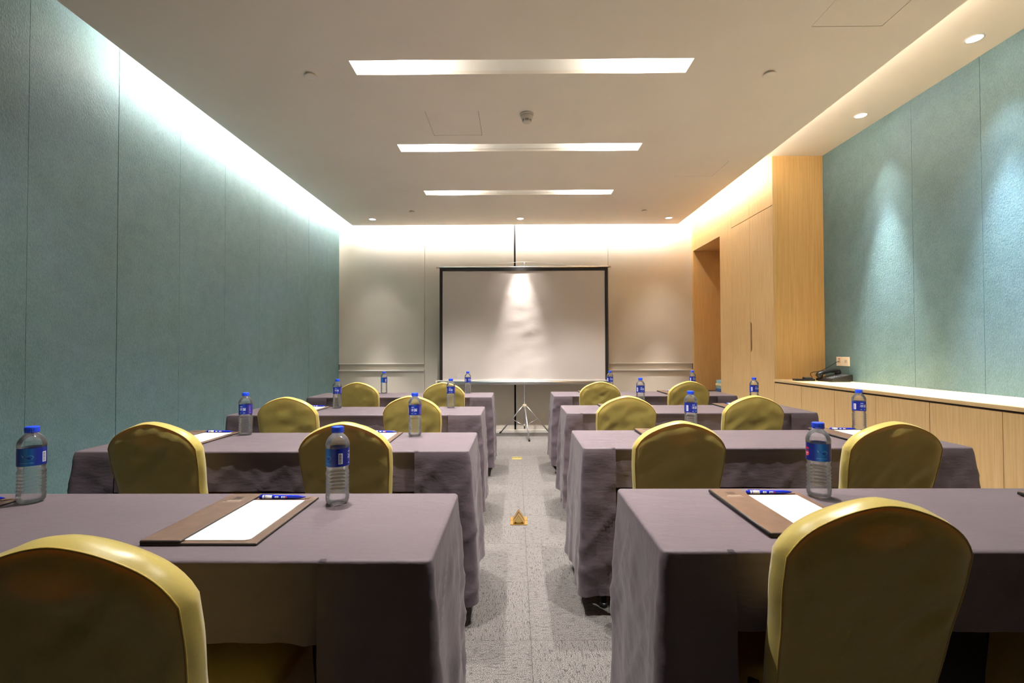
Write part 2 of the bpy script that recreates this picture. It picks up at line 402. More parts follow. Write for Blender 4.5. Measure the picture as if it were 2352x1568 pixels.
# ------------------------------------------------------------------ lights
order = ['trough light behind the first, above the fourth row of tables', 'trough light above the fourth row of tables',
         'recessed ceiling trough light lying between two round sprinkler covers', 'recessed ceiling trough light just past the smoke detector toward the screen',
         'recessed ceiling trough light closest to the projection screen']
order[1] = 'recessed ceiling trough light over the fourth row from the screen'
def beam(name, parent, loc, power, angle, blend, col, soft):
    ld = bpy.data.lights.new(name, 'SPOT'); ld.energy = power; ld.spot_size = math.radians(angle); ld.spot_blend = blend
    ld.color = col; ld.shadow_soft_size = soft
    lo = bpy.data.objects.new(name, ld); COL.objects.link(lo); lo.parent = parent; lo.location = loc
for k, (a, b, c0, c1) in enumerate(strips):
    t = thing('trough_light', order[k + 1], 'ceiling light', ((a + b) / 2, (c0 + c1) / 2, ZC + 0.02), 0, 'ceiling trough lights')
    L, W = (b - a) / 2, (c1 - c0) / 2
    hb = MB()
    hb.box(-L - 0.004, L + 0.004, -W - 0.004, -W, 0.0, 0.13).box(-L - 0.004, L + 0.004, W, W + 0.004, 0.0, 0.13)
    hb.box(-L - 0.004, -L, -W, W, 0.0, 0.13).box(L, L + 0.004, -W, W, 0.0, 0.13).box(-L - 0.004, L + 0.004, -W - 0.004, W + 0.004, 0.13, 0.134)
    ob('trough', hb, 'trough_paint', t)
    for sx in (-1, 1):
        l = ob('lamp', MB().box(sx * 0.76 - 0.05, sx * 0.76 + 0.05, -0.03, 0.03, 0.090, 0.104, 0.003), 'trough_lamp', t)
        beam('lamp_beam', l, (sx * 0.76, 0, 0.084), STRIP_SPOT, 92, 0.75, (1.0, 0.95, 0.89), 0.014)
        ob('lamp_holder', MB().box(sx * 0.76 - 0.06, sx * 0.76 + 0.06, -0.035, 0.035, 0.105, 0.13), 'trough_paint', l)
def cove(name, label, mat, x0, x1, y0, y1, z):
    t = thing(name, label, 'cove light', ((x0 + x1) / 2, (y0 + y1) / 2, z), 0, 'cove lights')
    dx, dy = (x1 - x0) / 2, (y1 - y0) / 2
    ob('tube', MB().box(-dx, dx, -dy, dy, 0.034, 0.066, 0.004), mat, t)
    ob('tube_base', MB().box(-dx, dx, -dy, dy, 0.0, 0.032), 'soffit_paint', t)
cove('cove_light', 'white light tube hidden in the cove along the long teal wall', 'cove_left_lamp', LIPX0 + 0.012, LIPX0 + 0.042, 3.0, 6.8, ZC + 0.022)
cove('cove_light', 'white light tube hidden in the cove above the projection screen', 'cove_back_lamp', -2.25, 2.25, LIPY - 0.044, LIPY - 0.012, ZC + 0.022)
cove('cove_light', 'white light tube hidden in the cove above the tall wooden cupboard', 'cove_wood_lamp', LIPX1 - 0.044, LIPX1 - 0.012, 4.85, 6.75, ZC + 0.022)
cove('cove_light', 'dim light strip hidden at the ceiling edge above the low cabinets', 'cove_soffit_lamp', LIPX1 - 0.05, LIPX1 - 0.02, -2.0, 4.75, ZC + 0.022)
def downlight(label, x, y, z, power, angle, blend, col, group):
    t = thing('downlight', label, 'downlight', (x, y, z), 0, group)
    r = 0.042
    ob('trim_ring', MB().lathe([(0, r + 0.008), (-0.003, r + 0.007), (-0.004, r), (-0.001, r - 0.001)], 32, cap=False), 'detector_white', t)
    ob('lens', MB().lathe([(-0.0005, r), (-0.002, r - 0.002)], 32), 'downlight_lens', t)
    beam('lamp_flood', t, (0, 0, -0.012), power[0], angle, 1.0, col, 0.03)
    beam('lamp_beam', t, (0, 0, -0.012), power[1], blend, 1.0, col, 0.03)
    return t
for k, y in enumerate([3.968, 2.983, 1.998, 1.013]):
    lab = ['round downlight above the black desk phone', 'round downlight above the low cabinets by the third row', 'round downlight above the low cabinets beside the fourth row',
           'round downlight above the low cabinets behind the fourth row', 'round downlight second from the rear wall over the cabinets', 'round downlight over the cabinets nearest the rear wall'][k]
    downlight(lab, 2.85, y, ZS, SPOT_WALL, 62, 34, (0.78, 0.89, 1.0) if k == 1 else (1.0, 0.97, 0.90), 'downlights above the low cabinets')
for lab, x in (('round downlight in the ceiling corner by the long teal wall', -1.941), ('round downlight in the ceiling above the projection screen', 0.07), ('round downlight in the ceiling beside the wooden doorway', 2.082)):
    downlight(lab, x, 6.53, ZC, SPOT_BACK, 66, 34, (1.0, 0.93, 0.86), 'downlights before the back wall')

# ------------------------------------------------------------------ ceiling fittings
dp = MB().lathe([(0.0, 0.030), (-0.010, 0.030), (-0.010, 0.039), (-0.0135, 0.040), (-0.015, 0.037), (-0.0155, 0.02)], 32).mesh('cover_plate')
for lab, x, y in (('flat round sprinkler cover near the long teal wall over the third row', -1.318, 3.085), ('flat round sprinkler cover near the cabinets over the third row', 1.647, 3.103),
                  ('small round sprinkler cover near the corner downlight by the teal wall', -1.324, 6.162), ('small round sprinkler cover near the wooden doorway downlight', 1.657, 6.175)):
    o = link('sprinkler_cover', dp, 'ceiling_paint'); o.location = (x, y, ZC); tag(o, lab, 'sprinkler cover', 'sprinkler covers in the ceiling')
sd = thing('smoke_detector', 'white conical smoke detector with dark vent slots on the ceiling', 'smoke detector', (0.091, 3.624, ZC))
ob('base', MB().lathe([(0, 0.051), (-0.012, 0.050), (-0.014, 0.046)], 32), 'detector_white', sd)
ob('housing', MB().lathe([(-0.014, 0.048), (-0.030, 0.044), (-0.044, 0.036), (-0.050, 0.034), (-0.062, 0.031), (-0.066, 0.026), (-0.067, 0.01)], 32), 'detector_white', sd)
for k in range(6):
    for zz in (-0.047, -0.054):
        a0 = k * PI / 3 + 0.12; rr = 0.0355 if zz > -0.05 else 0.0337
        vs = []; fs = []
        for q in range(7):
            a = a0 + q * (PI / 3 - 0.24) / 6
            vs += [(rr * math.cos(a), rr * math.sin(a), zz), (rr * math.cos(a), rr * math.sin(a), zz - 0.0035)]
        fs = [(2 * q, 2 * q + 1, 2 * q + 3, 2 * q + 2) for q in range(6)]
        ob('vent_slot', MB().add(vs, fs), 'slot_black', sd)

# ------------------------------------------------------------------ tall cupboard and low cabinets
cup = thing('tall_cupboard', 'floor to ceiling oak cupboard beside the doorway with a slot handle', 'cupboard', (XC, 5.26, 0))
CY0, CY1 = 4.8, 5.72
lo = lambda a, b: (a - 5.26, b - 5.26)
y0, y1 = lo(CY0, CY1)
ob('side_panel', MB().box(0.022, XR - XC, y0, y0 + 0.02, 0, ZS), 'oak_column', cup)
ob('carcass', MB().box(0.024, XR - XC, y0 + 0.02, y1 - 0.001, 0.0, ZU - 0.01), 'dark_wood', cup)
ob('face_edge', MB().box(0.0, 0.022, y0, y0 + 0.006, 0, ZS + 0.1), 'oak_veneer', cup)
ym = 5.279 - 5.26
zt = 2.628
for k, (a, b) in enumerate(((y0 + 0.008, ym - 0.0016), (ym + 0.0016, y1 - 0.0016))):
    ob('upper_door', MB().box(0, 0.02, a, b, zt + 0.007, ZU - 0.01, 0.0008), 'oak_veneer', cup)
    if k == 0:
        # door with a slot cut out beside the joint
        s0, s1, sw = 1.165, 1.502, 0.030
        poly = [(a, 0.06), (b, 0.06), (b, s0), (b - sw, s0 + 0.028), (b - sw, s1 - 0.028), (b, s1), (b, zt), (a, zt)]
        ob('door', MB().prism(poly, 'X', 0.0, 0.02), 'oak_veneer', cup)
    else:
        ob('door', MB().box(0, 0.02, a, b, 0.06, zt, 0.0008), 'oak_veneer', cup)
ob('plinth', MB().box(0.01, 0.03, y0 + 0.001, y1 - 0.001, 0, 0.058), 'oak_veneer', cup)
def low_cabinet(y_far, y_near, label):
    t = thing('low_cabinet', label, 'cabinet', (XC, (y_far + y_near) / 2, 0), 0, 'low oak cabinets along the wall')
    L = (y_far - y_near) / 2
    ob('carcass', MB().box(0.024, XR - XC - 0.004, -L + 0.001, L - 0.001, 0.06, 0.866), 'dark_wood', t)
    ob('plinth', MB().box(0.03, 0.05, -L + 0.001, L - 0.001, 0.0, 0.058), 'dark_wood', t)
    ob('door', MB().box(0.0, 0.02, -L + 0.002, -0.0015, 0.06, 0.866, 0.0012), 'oak_veneer', t)
    ob('door', MB().box(0.0, 0.02, 0.0015, L - 0.002, 0.06, 0.866, 0.0012), 'oak_veneer', t)
ys = [4.8, 3.909, 3.015, 2.118, 1.221, 0.324, -0.573, -1.47]
labs = ['two-door low oak cabinet touching the tall cupboard, under the phone', 'two-door low oak cabinet, second from the tall cupboard', 'two-door low oak cabinet, third from the tall cupboard',
        'two-door low oak cabinet, fourth from the tall cupboard', 'two-door low oak cabinet, fifth from the tall cupboard', 'two-door low oak cabinet, sixth from the tall cupboard', 'two-door low oak cabinet, seventh from the tall cupboard']
for k in range(7): low_cabinet(ys[k], ys[k + 1], labs[k])
wt = thing('countertop', 'long pale oak countertop running over the low cabinets', 'countertop', (XC, 1.66, 0.87))
ob('top_board', MB().box(-0.012, XR - XC - 0.003, -3.13, 3.138, 0.0085, 0.032, 0.0015), 'oak_counter', wt)
ob('shadow_strip', MB().box(0.012, XR - XC - 0.004, -3.13, 3.138, -0.0035, 0.0085), 'dark_wood', wt)
CT = 0.902

# ------------------------------------------------------------------ desk phone, cord box, wall sockets
p = on_z(1922, 868, CT)
ph = thing('desk_phone', 'black desk telephone with its handset on, on the oak countertop', 'telephone', (2.915, 4.45, CT), math.radians(-84))
ob('body', MB().prism([(-0.10, 0.004), (0.10, 0.004), (0.10, 0.062), (0.085, 0.066), (-0.10, 0.024)], 'X', -0.10, 0.10), 'black_plastic', ph)
ob('foot', MB().box(-0.09, 0.09, -0.09, 0.09, 0.0, 0.004), 'dark_grey_plastic', ph)
def slope_z(y): return 0.024 + (y + 0.10) * (0.042 / 0.185)
for r in range(4):
    for q in range(3):
        yy = -0.075 + r * 0.022; xx = 0.0 + q * 0.024
        z = slope_z(yy)
        ob('key', MB().box(xx, xx + 0.017, yy, yy + 0.013, z, z + 0.006, 0.0015), 'key_grey', ph)
z = slope_z(0.05)
ob('display', MB().add([(-0.005, 0.02, slope_z(0.02) + 0.001), (0.09, 0.02, slope_z(0.02) + 0.001), (0.09, 0.07, slope_z(0.07) + 0.001), (-0.005, 0.07, slope_z(0.07) + 0.001)], [(0, 1, 2, 3)]), 'dark_grey_plastic', ph)
hs = ob('handset', MB().tube([(-0.065, -0.115, 0.045), (-0.065, -0.10, 0.062), (-0.065, -0.06, 0.078), (-0.065, 0.0, 0.090), (-0.065, 0.06, 0.095), (-0.065, 0.095, 0.088), (-0.065, 0.112, 0.074)],
        [0.016, 0.024, 0.019, 0.016, 0.019, 0.024, 0.016], 12), 'black_plastic', ph)
ob('earpiece', MB().lathe([(0.036, 0.022), (0.066, 0.026), (0.076, 0.02)], 16, c=(-0.065, -0.088, -0.004)), 'black_plastic', hs)
ob('mouthpiece', MB().lathe([(0.058, 0.022), (0.086, 0.026), (0.096, 0.02)], 16, c=(-0.065, 0.088, -0.004)), 'black_plastic', hs)
# cordless base lying beside it
cb = thing('cord_box', 'flat black cord box lying beside the desk phone on the countertop', 'cord box', (2.70, 4.555, CT), math.radians(-6))
ob('shell', MB().box(-0.085, 0.085, -0.04, 0.04, 0.0, 0.018, 0.005), 'black_plastic', cb)
ob('lid', MB().box(0.0, 0.07, -0.03, 0.03, 0.0185, 0.034, 0.005), 'dark_grey_plastic', cb)
def plate(lab, yc, zc, group):
    t = thing('socket_plate', lab, 'wall socket', (XR - 0.002, yc, zc), 0, group)
    ob('frame', MB().box(-0.010, 0.0, -0.043, 0.043, -0.043, 0.043, 0.003), 'switch_plate', t)
    ob('insert', MB().box(-0.0115, -0.0102, -0.016, 0.016, -0.014, 0.016), 'switch_dim', t)
    return t
t = plate('cream wall socket with the phone cord plugged in', 4.575, 1.082, 'cream wall sockets above the phone')
ob('mark', MB().box(-0.0112, -0.0102, -0.012, 0.012, 0.020, 0.028), 'print_red', t)
plate('blank cream wall plate beside the corded phone socket', 4.486, 1.082, 'cream wall sockets above the phone')
cpts = [(XR - 0.014, 4.575, 1.08), (XR - 0.03, 4.58, 1.077), (3.0, 4.60, 1.05), (2.95, 4.61, 1.018), (2.90, 4.615, 0.992), (2.86, 4.615, 0.982), (2.82, 4.61, 0.980), (2.795, 4.60, 0.97), (2.783, 4.585, 0.95), (2.785, 4.565, 0.936)]
tag(ob('phone_cord', MB().tube(cpts, 0.003, 6), 'black_plastic'), 'thin black cord running from the wall socket down to the phone', 'cord')

# ------------------------------------------------------------------ side table and book stack in the doorway recess
st = thing('side_table', 'small dark wooden side table inside the doorway recess', 'side table', (2.90, 6.55, 0))
ob('table_top', MB().box(-0.22, 0.22, -0.22, 0.22, 0.605, 0.63, 0.003), 'dark_wood', st)
for a in (-1, 1):
    for b in (-1, 1): ob('leg', MB().box(a * 0.19 - 0.02, a * 0.19 + 0.02, b * 0.19 - 0.02, b * 0.19 + 0.02, 0.0, 0.604), 'dark_wood', st)
zb = 0.6305
for k, (mat, h, dx, lab) in enumerate((('book_blue', 0.042, 0.0, 'blue box file at the bottom of the stack in the doorway'), ('book_mint', 0.038, 0.006, 'pale mint box file above the blue one in the doorway stack'),
                                  ('book_cream', 0.028, -0.004, 'cream paper ream between the pale boxes in the doorway stack'), ('book_sky', 0.046, 0.008, 'light blue box on top of the doorway stack'))):
    t = thing('box_file', lab, 'box file', (2.885 + dx, 6.50, zb), 0, 'stack of boxes in the doorway')
    ob('shell', MB().box(-0.16, 0.16, -0.11, 0.11, 0.0, h - 0.001, 0.002), mat, t)
    ob('spine_label', MB().box(-0.1, 0.02, -0.1108, -0.1102, h * 0.25, h * 0.7), 'paper', t)
    zb += h

# ------------------------------------------------------------------ projection screen on a tripod
SY = 6.70
ps = thing('projection_screen', 'pull-up tripod projection screen with white fabric and black border', 'projection screen', (0.124, 6.76, 0))
def sx(x): return x - 0.124
X0, X1, Z0, Z1 = -1.052, 1.281, 0.775, 2.335
vs = []; fs = []; NX, NZ = 60, 40
for j in range(NZ + 1):
    for i in range(NX + 1):
        u, vv = i / NX, j / NZ
        yy = 0.004 * math.sin(u * 6.0) * (1 - vv) + 0.006 * noise.noise((u * 3 + 3, vv * 4, 1.3)) + 0.004 * noise.noise((u * 9 - vv * 7, vv * 9 + u * 4, 5.0)) * math.exp(-((u - 0.52) / 0.18) ** 2)
        vs.append((sx(X0 + 0.036 + u * (X1 - X0 - 0.072)), SY - 6.76 + yy, Z0 + vv * (Z1 - 0.036 - Z0)))
for j in range(NZ):
    for i in range(NX): fs.append((j * (NX + 1) + i, j * (NX + 1) + i + 1, (j + 1) * (NX + 1) + i + 1, (j + 1) * (NX + 1) + i))
fab = ob('screen_fabric', MB().add(vs, fs, True), 'screen_fabric', ps)
ob('border', MB().box(sx(X0), sx(X0 + 0.040), SY - 6.766, SY - 6.757, Z0, Z1), 'screen_border', ps)
ob('border', MB().box(sx(X1 - 0.040), sx(X1), SY - 6.766, SY - 6.757, Z0, Z1), 'screen_border', ps)
ob('border', MB().box(sx(X0 + 0.04), sx(X1 - 0.04), SY - 6.766, SY - 6.757, Z1 - 0.040, Z1), 'screen_border', ps)
ob('backing', MB().box(sx(X0 + 0.002), sx(X1 - 0.002), SY - 6.741, SY - 6.738, Z0, Z1), 'black_plastic', ps)
bar = ob('top_bar', MB().tube([(sx(X0 - 0.02), SY - 6.755, 2.348), (sx(X1 + 0.02), SY - 6.755, 2.348)], 0.013, 12), 'aluminium', ps)
for q in (X0 - 0.045, X1 + 0.02): ob('end_cap', MB().lathe([(0, 0.015), (0.026, 0.015), (0.03, 0.012)], 16, 'X', c=(sx(q), SY - 6.755, 2.348)), 'switch_dim', bar)
case = ob('roller_case', MB().lathe([(sx(X0 - 0.03), 0.030), (sx(X1 + 0.03), 0.030)], 20, 'X', c=(0, SY - 6.755, 0.745)), 'aluminium', ps)
ob('case_lip', MB().box(sx(X0 - 0.03), sx(X1 + 0.03), SY - 6.775, SY - 6.748, 0.762, 0.782, 0.003), 'white_rail', case)
for q in (X0 - 0.055, X1 + 0.03): ob('end_cap', MB().lathe([(0, 0.031), (0.025, 0.031)], 20, 'X', c=(sx(q), SY - 6.755, 0.745)), 'switch_dim', case)
ob('pole', MB().tube([(0, 0, 0.10), (0, 0, 2.36)], 0.012, 12), 'aluminium', ps)
hk = ob('hook', MB().tube([(0, 0, 2.36), (0, 0, 2.41), (0, -0.02, 2.425), (0, -0.05, 2.42), (0, -0.06, 2.395), (0, -0.06, 2.30)], 0.005, 8), 'aluminium', ps)
ob('hook_grip', MB().box(-0.010, 0.010, -0.05, -0.012, 2.385, 2.425, 0.004), 'switch_dim', hk)
ob('hanger_wire', MB().tube([(-0.72, -0.055, 2.36), (-0.3, -0.055, 2.40), (-0.06, -0.055, 2.42), (0, -0.055, 2.424), (0.06, -0.055, 2.42), (0.3, -0.055, 2.40), (0.72, -0.055, 2.36)], 0.0022, 6), 'aluminium', ps)
ob('leg_clamp', MB().lathe([(0, 0.022), (0.01, 0.032), (0.045, 0.032), (0.055, 0.02)], 16, c=(0, 0, 0.385)), 'switch_dim', ps)
for (fx, fy) in ((-0.218, 6.93), (0.482, 6.93), (0.176, 6.34)):
    dx, dy = fx - 0.124, fy - 6.76
    l = ob('leg', MB().tube([(dx * 0.06, dy * 0.06, 0.415), (dx, dy, 0.018)], 0.0095, 10), 'aluminium', ps)
    ob('rubber_foot', MB().tube([(dx * 0.97, dy * 0.97, 0.03), (dx * 1.03, dy * 1.03, 0.0115)], 0.012, 10), 'black_plastic', l)
    ob('strut', MB().tube([(dx * 0.05, dy * 0.05, 0.145), (dx * 0.52, dy * 0.52, 0.222)], 0.005, 8), 'aluminium', l)
ob('strut_collar', MB().lathe([(0, 0.016), (0.03, 0.016)], 12, c=(0, 0, 0.13)), 'switch_dim', ps)

# ------------------------------------------------------------------ brass floor boxes
fb = thing('floor_socket', 'open brass pop-up floor socket with two raised tent lids', 'floor socket', (0.019, 3.40, 0))
for k, (yc, sc) in enumerate(((-0.035, 1.0), (0.045, 1.0))):
    ob('plate', MB().box(-0.059, 0.059, yc - 0.036, yc + 0.036, 0.0, 0.006, 0.001), 'brass', fb)
    g = MB().prism([(-0.040, 0.006), (0.0, 0.066), (0.040, 0.006), (0.034, 0.006), (0.0, 0.057), (-0.034, 0.006)], 'Y', yc - 0.030, yc + 0.026)
    lid = ob('tent_lid', g, 'brass', fb)
    ob('socket_face', MB().prism([(-0.034, 0.0061), (0.0, 0.0565), (0.034, 0.0061)], 'Y', yc - 0.012, yc + 0.02), 'brass_pale', lid)
    for q in (-0.022, 0.022):
        ob('slot', MB().box(q - 0.004, q + 0.004, yc - 0.0135, yc - 0.0122, 0.008, 0.012), 'slot_black', lid)
fc = thing('floor_socket', 'closed flat brass floor socket near the projection screen', 'floor socket', (0.010, 5.36, 0))
ob('plate', MB().box(-0.058, 0.058, -0.058, 0.058, 0.0, 0.006, 0.0015), 'brass_pale', fc)
ob('lid', MB().box(-0.046, 0.046, -0.05, 0.05, 0.0062, 0.010, 0.002), 'brass_pale', fc)

# ------------------------------------------------------------------ tables and cloths
TH = 0.75
SIDES = {'L': dict(near=[1.03, 2.145, 3.340, 4.595], ax=[-0.18, -0.208, -0.242, -0.228], dirx=-1),
         'R': dict(near=[1.08, 2.205, 3.415, 4.675], ax=[0.325, 0.308, 0.36, 0.372], dirx=1)}
TL, TD = 1.765, 0.49
ROWN = ['fourth', 'third', 'second', 'first']
SIDEN = {'L': 'plain-wall side', 'R': 'cabinet side'}
def perim(x0, x1, y0, y1, r, step):
    pts = []
    def seg(a, b):
        n = max(2, int((Vector(b) - Vector(a)).length / step))
        for k in range(n): pts.append((a[0] + (b[0] - a[0]) * k / n, a[1] + (b[1] - a[1]) * k / n))
    def arc(c, a0):
        for k in range(5):
            a = a0 + (PI / 2) * k / 5; pts.append((c[0] + r * math.cos(a), c[1] + r * math.sin(a)))
    seg((x0 + r, y0), (x1 - r, y0)); arc((x1 - r, y0 + r), -PI / 2)
    seg((x1, y0 + r), (x1, y1 - r)); arc((x1 - r, y1 - r), 0)
    seg((x1 - r, y1), (x0 + r, y1)); arc((x0 + r, y1 - r), PI / 2)
    seg((x0, y1 - r), (x0, y0 + r)); arc((x0 + r, y0 + r), PI)
    return pts
def cloth(L, D, seed, wl, wr, step=0.016):
    """fitted cover centred on the table, z from the floor; near long side (-y) has a short middle drop"""
    hx, hy = L / 2, D / 2
    P = perim(-hx, hx, -hy, hy, 0.016, step); N = len(P); top = TH + 0.003
    nor = []
    for i in range(N):
        t = Vector(P[(i + 1) % N]) - Vector(P[i - 1]); t.normalize(); nor.append((t.y, -t.x))
    acc = [0.0]
    for i in range(1, N): acc.append(acc[-1] + math.dist(P[i], P[i - 1]))
    nz = lambda a, b, c: noise.noise((a, b, c + seed * 7.7))
    mb = MB()
    inset = [(p[0] - n[0] * 0.012, p[1] - n[1] * 0.012) for p, n in zip(P, nor)]
    mb.add([(x, y, top) for x, y in inset], [tuple(range(N))], False)
    def inmid(i): return P[i][1] < -hy + 0.001 and -hx + wl < P[i][0] < hx - wr
    def strip(cols, length, rows, mid):
        base = len(mb.v); nr = 0
        ring = []
        prof = [(-0.012, 0.0)] + [(-0.008 + 0.008 * math.sin(a), -0.008 * (1 - math.cos(a))) for a in (0.5, 1.05, PI / 2)]
        tot = prof + [(None, k / rows) for k in range(1, rows + 1)]
        for (o, dz) in tot:
            row = []
            for ci, i in enumerate(cols):
                p, n = P[i], nor[i]; s = acc[i]
                if o is not None:
                    off, z = o, top + dz
                else:
                    t = dz * length; q = dz
                    damp = min(1.0, t / 0.10)
                    fl = 0.0 if mid else 0.018 * q
                    ver = (0.022 if not mid else 0.004) * q * nz(s * 5.5, q * 0.5, 0.3) + (0.008 * q * nz(s * 14, q * 0.6, 2.1))
                    dg = nz((s * 0.8 + t * 0.6) * 10.0, (s * -0.6 + t * 0.8) * 1.8, 4.0); dg2 = nz((s * 0.7 - t * 0.7) * 13.0, (s * 0.7 + t * 0.7) * 2.2, 9.0)
                    cre = 0.009 * max(0, 1 - abs(dg) * 3.2) ** 2 + 0.0035 * max(0, 1 - abs(dg2) * 3.6) ** 2
                    ver += 0.0 if mid else 0.011 * q ** 0.7 * max(0, 1 - abs(nz(s * 6.5, q * 0.25, 12.0)) * 4.5) ** 2
                    off = fl + damp * (ver + cre * (0.8 if not mid else 0.7) - 0.003)
                    if mid: off -= 0.010 * min(1, t / 0.03)
                    elif abs(P[i][1] + hy) < 0.02: off += 0.003
                    z = top - 0.008 - t + (0.010 * nz(s * 2.5, 0.2, 8.0) * q)
                    # corners fall a touch outward like a pinched fold
                    cd = min(math.dist(p, c) for c in ((hx, hy), (hx, -hy), (-hx, hy), (-hx, -hy)))
                    if not mid: off += 0.014 * math.exp(-(cd / 0.05) ** 2) * min(1, t / 0.25)
                    off = max(off, -0.022 if mid else 0.0015)
                row.append((p[0] + n[0] * off, p[1] + n[1] * off, z))
            ring.append(row)
        m = len(cols); vs = [v for r in ring for v in r]
        fs = [(a * m + b, a * m + b + 1, (a + 1) * m + b + 1, (a + 1) * m + b) for a in range(len(ring) - 1) for b in range(m - 1)]
        mb.add(vs, fs, True)
    mids = [i for i in range(N) if inmid(i)]
    ext = 2
    strip(list(range(mids[0] - ext, mids[-1] + ext + 1)), 0.175, 12, True)
    rest = list(range(mids[-1] + 1, N)) + list(range(0, mids[0]))
    acc2 = acc[:]
    for i in range(0, mids[0]): acc[i] = acc2[-1] + acc2[i] + step
    strip(rest, 0.655, 40, False)
    return mb
tables = {}
for sd_, S in SIDES.items():
    for r in range(4):
        xa = S['ax'][r]; xb = xa + S['dirx'] * TL
        cx, cy = (xa + xb) / 2, S['near'][r] + TD / 2
        where = '%s row from the screen, %s' % (ROWN[3 - r] if False else ['fourth', 'third', 'second', 'first'][r], SIDEN[sd_])
        t = thing('banquet_table', 'cloth-covered banquet table on black legs, ' + where, 'table', (cx, cy, 0), 0, 'banquet tables in rows')
        ob('table_top', MB().box(-TL / 2 + 0.006, TL / 2 - 0.006, -TD / 2 + 0.026, TD / 2 - 0.006, TH - 0.025, TH, 0.003), 'table_laminate', t)
        for a in (-1, 1):
            fr = ob('leg_frame', MB().box(a * (TL / 2 - 0.10) - 0.012, a * (TL / 2 - 0.10) + 0.012, -0.17, 0.17, TH - 0.05, TH - 0.026), 'black_steel', t)
            for b in (-1, 1):
                l = ob('leg', MB().tube([(a * (TL / 2 - 0.10), b * 0.16, TH - 0.05), (a * (TL / 2 - 0.10), b * 0.165, 0.012)], 0.014, 10), 'black_steel', t)
                ob('leg_foot', MB().lathe([(0, 0.02), (0.012, 0.02), (0.02, 0.014)], 12, c=(a * (TL / 2 - 0.10), b * 0.165, 0.0)), 'black_plastic', l)
        o = ob('tablecloth', cloth(TL, TD, r + (5 if sd_ == 'R' else 0), 0.20, (0.25, 0.25, 0.24, 0.21)[r]) if sd_ == 'L' else cloth(TL, TD, r + 5, (0.175, 0.16, 0.12, 0.19)[r], 0.20), 'tablecloth_fabric'); o.location = (cx, cy, 0)
        tag(o, 'dark purple-grey fitted tablecloth on the table, ' + where, 'tablecloth', 'purple-grey tablecloths')
        tables[(sd_, r)] = (cx, cy, S['near'][r], S['near'][r] + TD)

